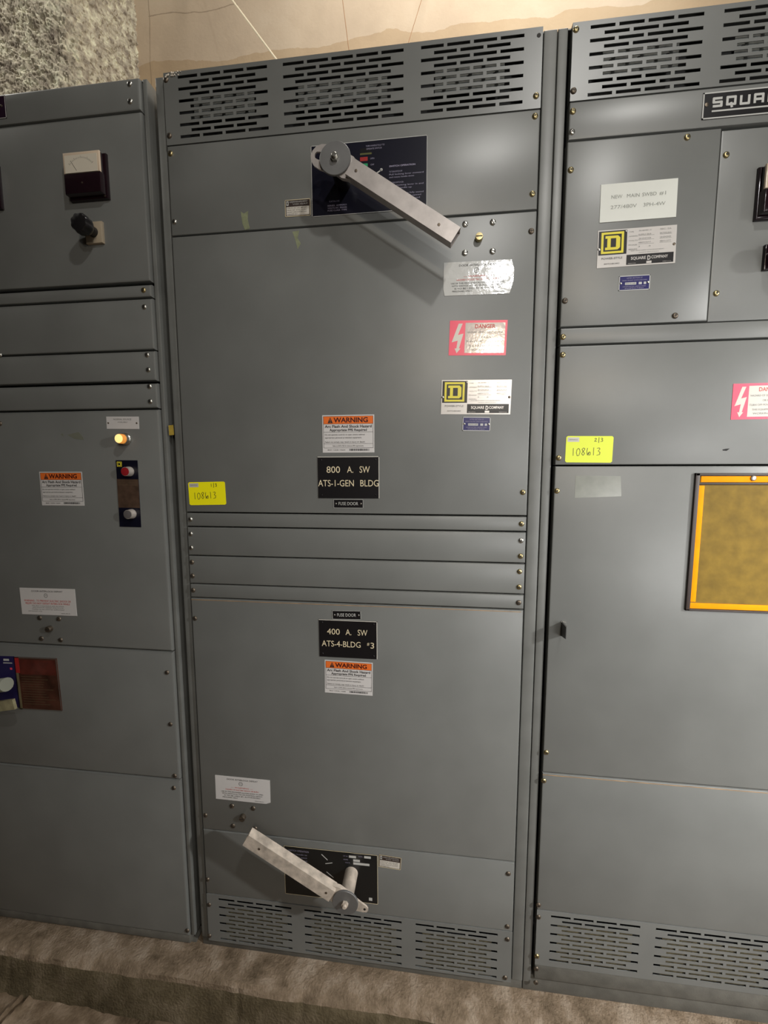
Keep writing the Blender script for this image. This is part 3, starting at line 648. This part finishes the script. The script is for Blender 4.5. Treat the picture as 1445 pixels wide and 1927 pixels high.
interlock_label(((833.1, 494.6), (967.3, 488.3), (966.6, 551.7), (836, 557.4)), MID, 'wrinkled glossy interlock label glaring under the four interlock bolts', CRINK, cut=[(0, 0), (.5, .0), (.96, 0), (1, .3), (.995, .6), (.955, .95), (.94, 1), (.02, 1), (0, .8)])
interlock_label(((404.9, 1458.4), (508, 1468), (508.9, 1513.5), (406.4, 1502.3)), MID, 'white interlock label with a clipped corner above the lower lever', cut=[(0, 0), (1, 0), (1, .93), (.92, 1), (0, 1)])
interlock_label(((36.8, 1105.8), (140.6, 1108.6), (145.6, 1159), (42.4, 1155.3)), LEF, 'white interlock label with red lines on the left cabinet door', red2=True)

p = Plate((1130.5, 348.4), (1275.6, 335.6), (1271.3, 408.7), (1127.8, 419.6), thick=.0012).plate('board_label', PAPER, RIG, 'white label reading NEW MAIN SWBD #1 277/480V 3PH-4W')
INK3 = mat('faded_ink', (.28, .29, .26), .5)
for s_, u, v_, wd in (('NEW', .215, .35, .145), ('MAIN', .43, .35, .165), ('SWBD', .64, .35, .185), ('#1', .81, .35, .085), ('277/480V', .31, .62, .345), ('3PH-4W', .71, .62, .285)): p.text(s_, u, v_, .095, INK3, wd, bold=.006)
p.done()
BLK = {'S': [[(1, 0), (0, 0), (0, .5), (1, .5), (1, 1), (0, 1)]], 'Q': [[(0, 0), (1, 0), (1, .92), (0, .92), (0, 0)], [(.5, .75), (.62, 1.25)]], 'U': [[(0, 0), (0, 1), (1, 1), (1, 0)]],
       'A': [[(0, 1), (0, 0), (1, 0), (1, 1)], [(0, .6), (1, .6)]], 'R': [[(0, 1), (0, 0), (1, 0), (1, .5), (0, .5)], [(.55, .5), (1, 1)]], 'E': [[(1, 0), (0, 0), (0, 1), (1, 1)], [(0, .5), (.85, .5)]],
       'C': [[(1, 0), (0, 0), (0, 1), (1, 1)]], 'O': [[(0, 0), (1, 0), (1, 1), (0, 1), (0, 0)]], 'M': [[(0, 1), (0, 0), (1, 0), (1, 1)], [(.5, 0), (.5, 1)]], 'P': [[(0, 1), (0, 0), (1, 0), (1, .55), (0, .55)]],
       'N': [[(0, 1), (0, 0), (1, 1), (1, 0)]], 'Y': [[(0, 0), (.5, .5), (1, 0)], [(.5, .5), (.5, 1)]]}
def block(p, txt, u, v, wd, ht, pitch, m_, t=.0055):
    """slab letters built from thick strokes; u,v = top left, pitch between letters"""
    for k, ch in enumerate(txt):
        for st_ in BLK[ch]:
            for q, (a, c) in enumerate(zip(st_, st_[1:])):
                p.stroke([(u + k * pitch + a[0] * wd, v + a[1] * ht), (u + k * pitch + c[0] * wd, v + c[1] * ht)], t, m_, 2 + .25 * p.k); p.k = (p.k + 1) % 9
def bigname(px, parent, label, u=''):
    (x0, zt), (x1, zb) = W(px[0]), W(px[1]); zt, zb = 2.2105, 2.1620
    p = Plate.__new__(Plate); p.w = .30; p.h = zt - zb; p.uh = np.array([1., 0]); p.vh = np.array([0, -1.]); p.c = np.array([x0 + .15, (zt + zb) / 2]); p.base = 0; p.t = .0015; p.front = -.0015; p.pr = MB(); p.tx = MB(); p.ang = 0; p.k = 0
    p.plate('nameplate', BLACKP, parent, label, edge=(SILV, .05)); block(p, 'SQUARE', .066, .25, .048, .29, .083, SILV, .0044); p.text('D', .60, .42, .50, SILV, .055, 'C', bold=.035); block(p, 'COMPANY', .645, .25, .026, .29, .047, SILV, .0036)
    p.rect(.058, .69, .535, .75, SILV, 2, True); p.rect(.638, .69, .96, .75, SILV, 2, True)
    p.rivet(.024, .45, .0040, DSCREW); p.rivet(.976, .45, .0040, DSCREW); p.done()
bigname(((1323, 175), (1321, 227)), RIG, 'black nameplate with silver letters SQUARE D COMPANY on the right cabinet rail')
# its twin on the left cabinet, only the right end in view
xe = W((11.5, 200))[0]; p = Plate.__new__(Plate); zt = W((10, 180))[1]; zb = W((12, 223))[1]
p.w = .22; p.h = zt - zb; p.uh = np.array([1., 0]); p.vh = np.array([0, -1.]); p.c = np.array([xe - .11, (zt + zb) / 2]); p.base = 0; p.t = .0015; p.front = -.0015; p.pr = MB(); p.tx = MB()
p.plate('nameplate', mat('plum_plate', (.02, .008, .02), .35), LEF, 'dark nameplate cut by the left edge of the frame', edge=(SILV, .03)); p.rivet(.95, .45, .003, DSCREW); p.done()

# white tag, pilot light, push buttons on the left door
p = Plate((200.6, 784), (261, 784), (262.3, 807.4), (201.2, 807.1), thick=.001).plate('white_tag', WHITE, LEF, 'small white tag with faint writing above the pilot light')
p.text('NORMAL SOURCE', .5, .22, .13, INKG, .55); p.text('AVAILABLE', .5, .45, .10, INKG, .3); p.rivet(.06, .52, .0022, DSCREW); p.rivet(.94, .52, .0022, DSCREW); p.done()
x, z = W((237.5, 826.5)); b2 = MB(); b2.lathe((x, 0, z), [(.0150, 0), (.0150, .004), (.0130, .006), (.0130, .014)], STEEL, 26)
o = b2.build('pilot_light', LEF, 'round chromed pilot light glowing amber')
AMB = mat('amber_lens', (.5, .2, .05), .2, emit=(1.0, .38, .06, .55)); AMB2 = mat('amber_lens_front', (.5, .3, .1), .3, emit=(1.0, .72, .26, 1.15))
b2 = MB(); b2.lathe((x, 0, z), [(.0118, .012), (.0118, .023), (.0108, .026)], AMB, 26, caps=False); b2.lathe((x, 0, z), [(.0108, .026), (.008, .0275), (.001, .028)], AMB2, 26); b2.build('amber_lens', o, 'glowing amber lens')
p = Plate((218.7, 866.5), (259.2, 865.9), (265.8, 992.3), (225.9, 990.4), thick=.0015).plate('push_button_plate', NAVY, LEF, 'navy button plate with a red and a grey push button')
p.rect(0, .28, 1, .71, mat('brown_print', (.075, .045, .030), .4, var=.3, scale=60)); logoD(p, .05, .02, .27, .095); p.rect(.12, .045, .20, .07, BLACKP, 3)
for k in range(4): p.rect(.04, .30 + .022 * k, .95, .304 + .022 * k, mat('faint_print', (.14, .10, .06), .5), 2, True)
for v_, fm, fl in ((.165, mat('red_button', (.32, .015, .02), .35), 'red push button face'), (.80, mat('grey_button', (.12, .11, .11), .35), 'dark grey push button face')):
    bx, bz = p.P(.62, v_); b2 = MB(); b2.lathe((bx, p.front, bz), [(.0125, 0), (.0125, .006), (.0115, .008), (.0115, .016)], mat('pale_collar', (.55, .50, .46), .35, metal=.3), 22); bo = b2.build('push_button', p.o)
    b2 = MB(); b2.lathe((bx, p.front - .0162, bz), [(.0105, 0), (.0105, .001), (.006, .0016), (.001, .0018)], fm, 22); f_ = b2.build('button_face', p.o, fl)
    bo.parent = p.o
p.done()
# panel meters
def meter(x1, z0, parent, label, y=0.0, lit=1):
    wd, ht = .100, .100; b2 = MB(); b2.panel(x1 - wd, x1, z0, z0 + ht, y - .009, .009, METB, .004)
    o = b2.build('panel_meter', parent, label); a, c = x1 - wd + .003, x1 - .004; yf = y - .025
    b2 = MB(); b2.panel(a, c, z0 + .006, z0 + .050, yf, .016, METB, .003); b2.box(a + .001, c - .001, yf + .006, yf + .016, z0 + .051, z0 + ht - .005, METB); b2.build('lower_cover', o)
    b2 = MB(); b2.panel(a, c, z0 + .0505, z0 + ht - .004, yf + .001, .005, METRIM, .002); b2.build('clear_case', o, 'peach tinted clear dial case')
    b2 = MB(); b2.box(a + .005, c - .005, yf + .0004, yf + .0012, z0 + .0508, z0 + ht - .011, METW); cx, cz = (a + c) / 2, z0 + .045
    for k in range(21):
        t_ = math.radians(140 - k * 5); r0, r1 = .036, .036 + (.005 if k % 5 == 0 else .003)
        for q in (1,): b2.tube([(cx + r0 * math.cos(t_), yf + .0002, cz + r0 * math.sin(t_)), (cx + r1 * math.cos(t_), yf + .0002, cz + r1 * math.sin(t_))], .0003, INK, 4)
    b2.tube([(cx - .012, yf + .0001, cz + .010), (cx - .026, yf + .0001, cz + .032)], .0004, INK, 4); b2.build('dial', o, 'cream dial with a fine needle')
    b2 = MB(); b2.lathe((x1 - .007, y - .009, z0 + .006), [(.003, 0), (.003, .001), (.001, .0015)], DSCREW, 10); b2.lathe((cx, yf, z0 + .028), [(.0022, 0), (.002, .0008)], DSCREW, 10); b2.build('meter_screw', o)
    return o
mz = W((208, 377))[1]; mx = W((208.5, 377))[0]
meter(mx, mz, LEF, 'square panel meter with a white dial above the black knob')
meter(W((8.2, 392))[0], mz - .002, LEF, 'square panel meter cut by the left edge of the frame')
rx, rz = W((1420.4, 414.5)); meter(rx + .100, rz, RIG, 'square panel meter cut by the right edge of the frame', y=.007)
# knobs
def knob(px_br, parent, label, plate_m, km, y=0.0, tilt=0, size=.044, ang=0, right=False):
    x1, z0 = W(px_br); x0 = x1 - size; z1 = z0 + size * 1.12
    if right: x0, x1 = x1, x1 + size
    b2 = MB(); b2.panel(x0, x1, z0, z1, y - .008, .008, plate_m, .002); o = b2.build('rotary_switch', parent, label)
    cx, cz = (x0 + x1) / 2, (z0 + z1) / 2; b2 = MB(); n = 48; prof = [(.012, .008), (.012, .020), (.019, .028), (.0225, .034), (.0225, .047), (.020, .052), (.010, .054), (.0005, .0542)]; vs = []
    for r, h in prof:
        for k in range(n):
            a = 2 * math.pi * k / n; q = r * (1 - (.11 * (.5 + .5 * math.cos(8 * a)) if .019 < r else 0)); vs.append((cx + q * math.cos(a), y - h, cz + q * math.sin(a)))
    b2.add(vs, [(i * n + k, (i + 1) * n + k, (i + 1) * n + (k + 1) % n, i * n + (k + 1) % n) for i in range(len(prof) - 1) for k in range(n)][::1], km)
    b2.build('knob', o); return o
knob((197.7, 459.5), LEF, 'black fluted rotary switch knob on a beige square plate', BEIGE, BLACK)
knob((1436.5, 508), RIG, 'dark rotary switch cut by the right edge, below the meter', METB, BLACK, y=.007, right=True)

# lower left switch: blue plate, brown cover, two handle ends
p = Plate((-75, 1232), (28, 1235), (38.5, 1331), (-64, 1326), thick=.0012).plate('switch_plate', NAVY2 if False else mat('deep_blue_plate', (.018, .014, .075), .35), LEF, 'deep blue switch plate at the left edge of the frame')
p.rect(.80, .05, .90, .09, SILV, tx=True); p.rect(.79, .12, .95, .14, SILV, tx=True); p.rect(.90, .22, .94, .26, PINK, tx=True); p.done()
p = Plate((28, 1235.5), (108, 1239), (117, 1336.5), (39.5, 1333), thick=.0030).plate('instruction_card', BROWNP, LEF, 'worn reddish brown instruction card beside the blue switch plate', edge=(mat('card_edge', (.12, .11, .10), .4), .010))
p.rect(.0, .0, .11, .30, RED); p.rect(.0, .30, .07, 1, mat('card_khaki', (.16, .13, .07), .5)); p.rect(.12, .04, .97, .32, mat('card_red', (.095, .018, .012), .4, var=.3, scale=40))
for k in range(12): p.rect(.12, .36 + k * .048, random.uniform(.6, .93), .368 + k * .048, mat('card_line', (.10, .065, .035), .5), 2, True)
p.done()
x, z = W((10, 1300)); x2, z2 = W((27, 1281), .03)
b2 = MB(); ax = Vector((x2 - (-1.30), -.01, z2 - .86)).normalized()
p0 = Vector((x2, -.05, z2)) - ax * .12
b2.tube([p0, p0 + ax * .06, p0 + ax * .119], .018, mat('pale_green_grip', (.27, .28, .23), .5), 16); 
o = b2.build('switch_lever', LEF, 'pale round lever grip over the blue switch plate')
b2 = MB(); x3, z3 = W((29, 1322), .036); a3 = Vector((ax.x, 0, ax.z * .9)).normalized(); q0 = Vector((x3, -.036, z3 - .003)) - a3 * .12; nn = Vector((-a3.z, 0, a3.x))
pts = [q0 + nn * .014, q0 + a3 * .12 + nn * .014, q0 + a3 * .12 - nn * .014, q0 - nn * .014]; b2.prism([(q.x, q.z) for q in pts], -.042, -.034, mat('yellowish_bar', (.30, .27, .16), .5, var=.2, scale=60)); b2.build('switch_bar', LEF, 'yellowish flat bar end below the lever grip')
# scuffs, tape and marks
def patch(pts, m_, name, parent, label=None, y=0.0, t_=.00025):
    b2 = MB(); b2.prism([W(q) for q in pts], y - t_, y + .0002, m_); return b2.build(name, parent, label, smooth=False)
patch([(453, 398), (459, 402), (467, 397), (466, 412), (470, 430), (461, 433), (456, 420)], RUST, 'paint_chip', MID, 'greenish paint chip on the panel left of the upper lever')
patch([(550, 436), (563, 434), (560, 448), (566, 458), (560, 469), (556, 452)], RUST, 'paint_chip', MID, 'greenish paint chip on the seam below the rating tag')
patch([(1359, 846), (1366, 844.5), (1373, 844), (1367, 848.5), (1360, 848)], DARK, 'scratch', RIG)
patch([(1083, 895), (1168, 896), (1169, 934), (1081, 937)], TAPE, 'tape_ghost', RIG, 'faint rectangle of clear tape left on the right door')
patch([(127, 818), (148, 813), (156, 822), (158, 828), (140, 826)], mat('scuff', (.16, .165, .13), .6), 'scuff', LEF)
patch([(114, 1018 - 200), (118, 815), (121, 822)], mat('scuff', (.16, .165, .13), .6), 'scuff', LEF)
patch([(313.5, 800), (322.5, 799), (324, 818), (315, 819)], TAN, 'yellow_tape', LEF, 'scrap of yellow tape on the post of the left cabinet', y=.0075)
# rusty lower lip of the right rail and the pocket top
for a, c, par in (((360, 1128), (980, 1152), m7), ((1021, 1459.5), (1445, 1491), r7)):
    x0, z0 = W(a); x1, z1 = W(c); b2 = MB(); b2.box(x0, min(x1, 1.09), -.0003, .0002, (z0 + z1) / 2 - .0006, (z0 + z1) / 2 + .0008, mat('rust_line', (.34, .21, .10), .6, var=.4, scale=30)); b2.build('rust_line', par)
# bent clip sticking out of the right door
x, z = W((1056, 1170)); b2 = MB(); clip = mat('clip_steel', (.10, .10, .10), .4, metal=.6)
b2.add([(x, 0, z), (x + .001, -.034, z), (x + .001, -.034, z - .028), (x, 0, z - .034), (x + .0012, 0, z), (x + .0022, -.034, z), (x + .0022, -.034, z - .028), (x + .0012, 0, z - .034)],
       [(0, 1, 2, 3), (7, 6, 5, 4), (0, 4, 5, 1), (3, 2, 6, 7), (1, 5, 6, 2)], clip)
b2.box(x, x + .010, -.0025, 0, z - .001, z + .001, STEEL); b2.tube([(x + .001, -.001, z + .002), (x + .009, -.012, z - .007)], .0008, STEEL, 6)
b2.build('door_clip', RIG, 'thin bent metal clip sticking out of the right door')

# ------------------------------------------------------------------ loose things on the fronts
def note(c, m_, frac, label, dark=False):
    p = Plate(*c, thick=.0005); p.tx = MB(); p.pr = MB()
    b2 = MB(); r_ = .03; b2.prism([p.P(u, v_) for u, v_ in ((r_, 0), (1 - r_, 0), (1, r_ * 1.6), (1, 1 - r_ * 1.6), (1 - r_, 1), (r_, 1), (0, 1 - r_ * 1.6), (0, r_ * 1.6))], p.front, p.base + .0001, m_)
    o = b2.build('yellow_note', None); o['label'] = label; o['category'] = 'note'; o['group'] = 'yellow numbered notes'; p.o = o
    p.rect(.03, .05, .28, .22, mat('grey_logo_patch', (.52, .50, .46), .5)); p.text('SERVICE', .155, .135, .05, INKG, .18)
    q = lambda L, u0, v0, su, sv: p.stroke([(u0 + a * su, v0 + b2 * sv) for a, b2 in L], .0011, mat('pen_ink', (.05, .05, .02), .5))
    D = {'1': [(.5, 0), (.5, .3), (.52, 1)], '0': [(.5, 0), (.15, .2), (.05, .6), (.3, 1), (.7, .95), (.95, .5), (.8, .12), (.5, 0)],
         '8': [(.85, .1), (.5, 0), (.15, .2), (.45, .45), (.85, .75), (.5, 1), (.12, .8), (.4, .5), (.8, .25), (.85, .1)],
         '6': [(.25, 0), (.1, .5), (.3, .95), (.5, .6), (.65, .95), (.95, .9), (.98, .6), (.75, .5), (.62, .7)],
         '3': [(.1, .05), (.6, 0), (.8, .15), (.4, .42), (.85, .6), (.75, .9), (.1, 1)], '2': [(.1, .2), (.5, 0), (.8, .2), (.3, .7), (.1, .95), (.9, .9)], '/': [(.55, -.2), (.5, 1.3)]}
    for k, d in enumerate('108613'): q(D[d], .12 + k * .108, .46 + .012 * (k % 2) - .006 * k, .088, .28)
    for k, d in enumerate(frac): q(D[d], .60 + k * .065, .08, .055, .13)
    return p.done()
note(((353.9, 907.5), (423, 906.2), (425.8, 949.5), (357, 950.7)), NOTE, '1/3', 'yellow note handwritten 1/3 and 108613 on the middle cabinet')
note(((1065.3, 820.6), (1154, 820.6), (1151.8, 870.9), (1063.1, 870)), NOTE2, '2/3', 'yellow note handwritten 2/3 and 108613 on the right cabinet')

# document pocket
(px0, pz1), (_, pz0) = W((1308, 890.3), .002), W((1287, 1148), .002); px1 = px0 + .235
t = thing('document_pocket', 'olive clear document pocket with orange edging hung on the right cabinet door', 'document holder', ((px0 + px1) / 2, 0, pz0))
b2 = MB(); b2.box(px0 + .004, px1 - .004, -.002, -.0002, pz0 + .004, pz1 - .004, OLIVE); b2.build('pocket_sheet', t)
H_ = pz1 - pz0
for name, a in (('top_binding', (px0, px1, pz1 - .006, pz1)), ('flap_binding', (px0 + .004, px1 - .004, pz1 - .0250, pz1 - .0205)), ('left_binding', (px0, px0 + .0085, pz0, pz1)), ('bottom_binding', (px0, px1, pz0, pz0 + .004)), ('right_binding', (px1 - .0085, px1, pz0, pz1))):
    b2 = MB(); b2.panel(a[0], a[1], a[2], a[3], -.006 if 'flap' not in name else -.0055, .0058, BROWN, .001); b2.build(name, t)
for name, a in (('top_strip', (px0 + .012, px1 - .012, pz1 - .0195, pz1 - .0065)), ('left_strip', (px0 + .0090, px0 + .0205, pz0 + .020, pz1 - .027)), ('bottom_strip', (px0 + .009, px1 - .009, pz0 + .005, pz0 + .0175)), ('right_strip', (px1 - .0205, px1 - .009, pz0 + .020, pz1 - .027))):
    b2 = MB(); b2.panel(a[0], a[1], a[2], a[3], -.0035, .0033, OR2, .0008); b2.build(name, t, 'orange edging strip')
for k in range(26):
    pass
gx, gz = W((1417.5, 900), .004)
b2 = MB(); b2.lathe((gx, -.0035, gz), [(.0055, 0), (.0055, .0018), (.0038, .0024)], DSCREW, 18); b2.lathe((gx, -.0035, gz), [(.0034, .0020), (.0034, .0028)], STEEL, 14); b2.build('grommet', t, 'metal hanging grommet')
# ------------------------------------------------------------------ wires fanned above the middle cabinet
anc = W((685, 290), -.37)
def wire(top_px, r, m_, label, k):
    x, z = W(top_px, -1.2); a = Vector((anc[0] + .014 * k, .37, TOPZ + .001)); b3 = Vector((x, 1.2, z))
    pts = [a.lerp(b3, i / 12) + Vector((0, 0, -.004 * math.sin(math.pi * i / 12))) for i in range(13)]
    zc = 4.59; d = (b3 - a).normalized(); pts.append(b3 + d * min((zc - b3.z) / d.z, (1.225 - 1.2) / d.y))
    b2 = MB(); b2.tube(pts, r, m_, 6); o = b2.build('wire', None); o['label'] = label; o['category'] = 'wire'; o['group'] = 'wires above the middle cabinet'
wire((363.5, -100), .0034, WIREW, 'thick pale cord slanting up to the left above the middle cabinet', -1)
wire((632, -100), .0013, WIREB, 'thin brown wire, nearly upright, between the two slanting ones', 0)
wire((823.6, -100), .0013, WIREB, 'thin brown wire slanting up to the right above the middle cabinet', 1)
# whitish fluff on the top left corner of the middle cabinet
b2 = MB(); fl = mat('white_fluff', (.75, .68, .58), .9, var=.1)
for q in range(16):
    u = q / 15; x, z = W((311 + 26 * u + random.uniform(-2, 2), 141 - 6 * u + random.uniform(-3, 4)), .003); r = random.uniform(.0010, .0024)
    b2.lathe((x, -.001, z - r), [(r * .5, 0), (r, r * .6), (r * .8, r * 1.4), (r * .2, r * 1.9)], fl, 7, axis=(random.uniform(-.4, .4), -.5, 1))
b2.build('fluff', MID, 'whitish fluff caught on the top left corner')
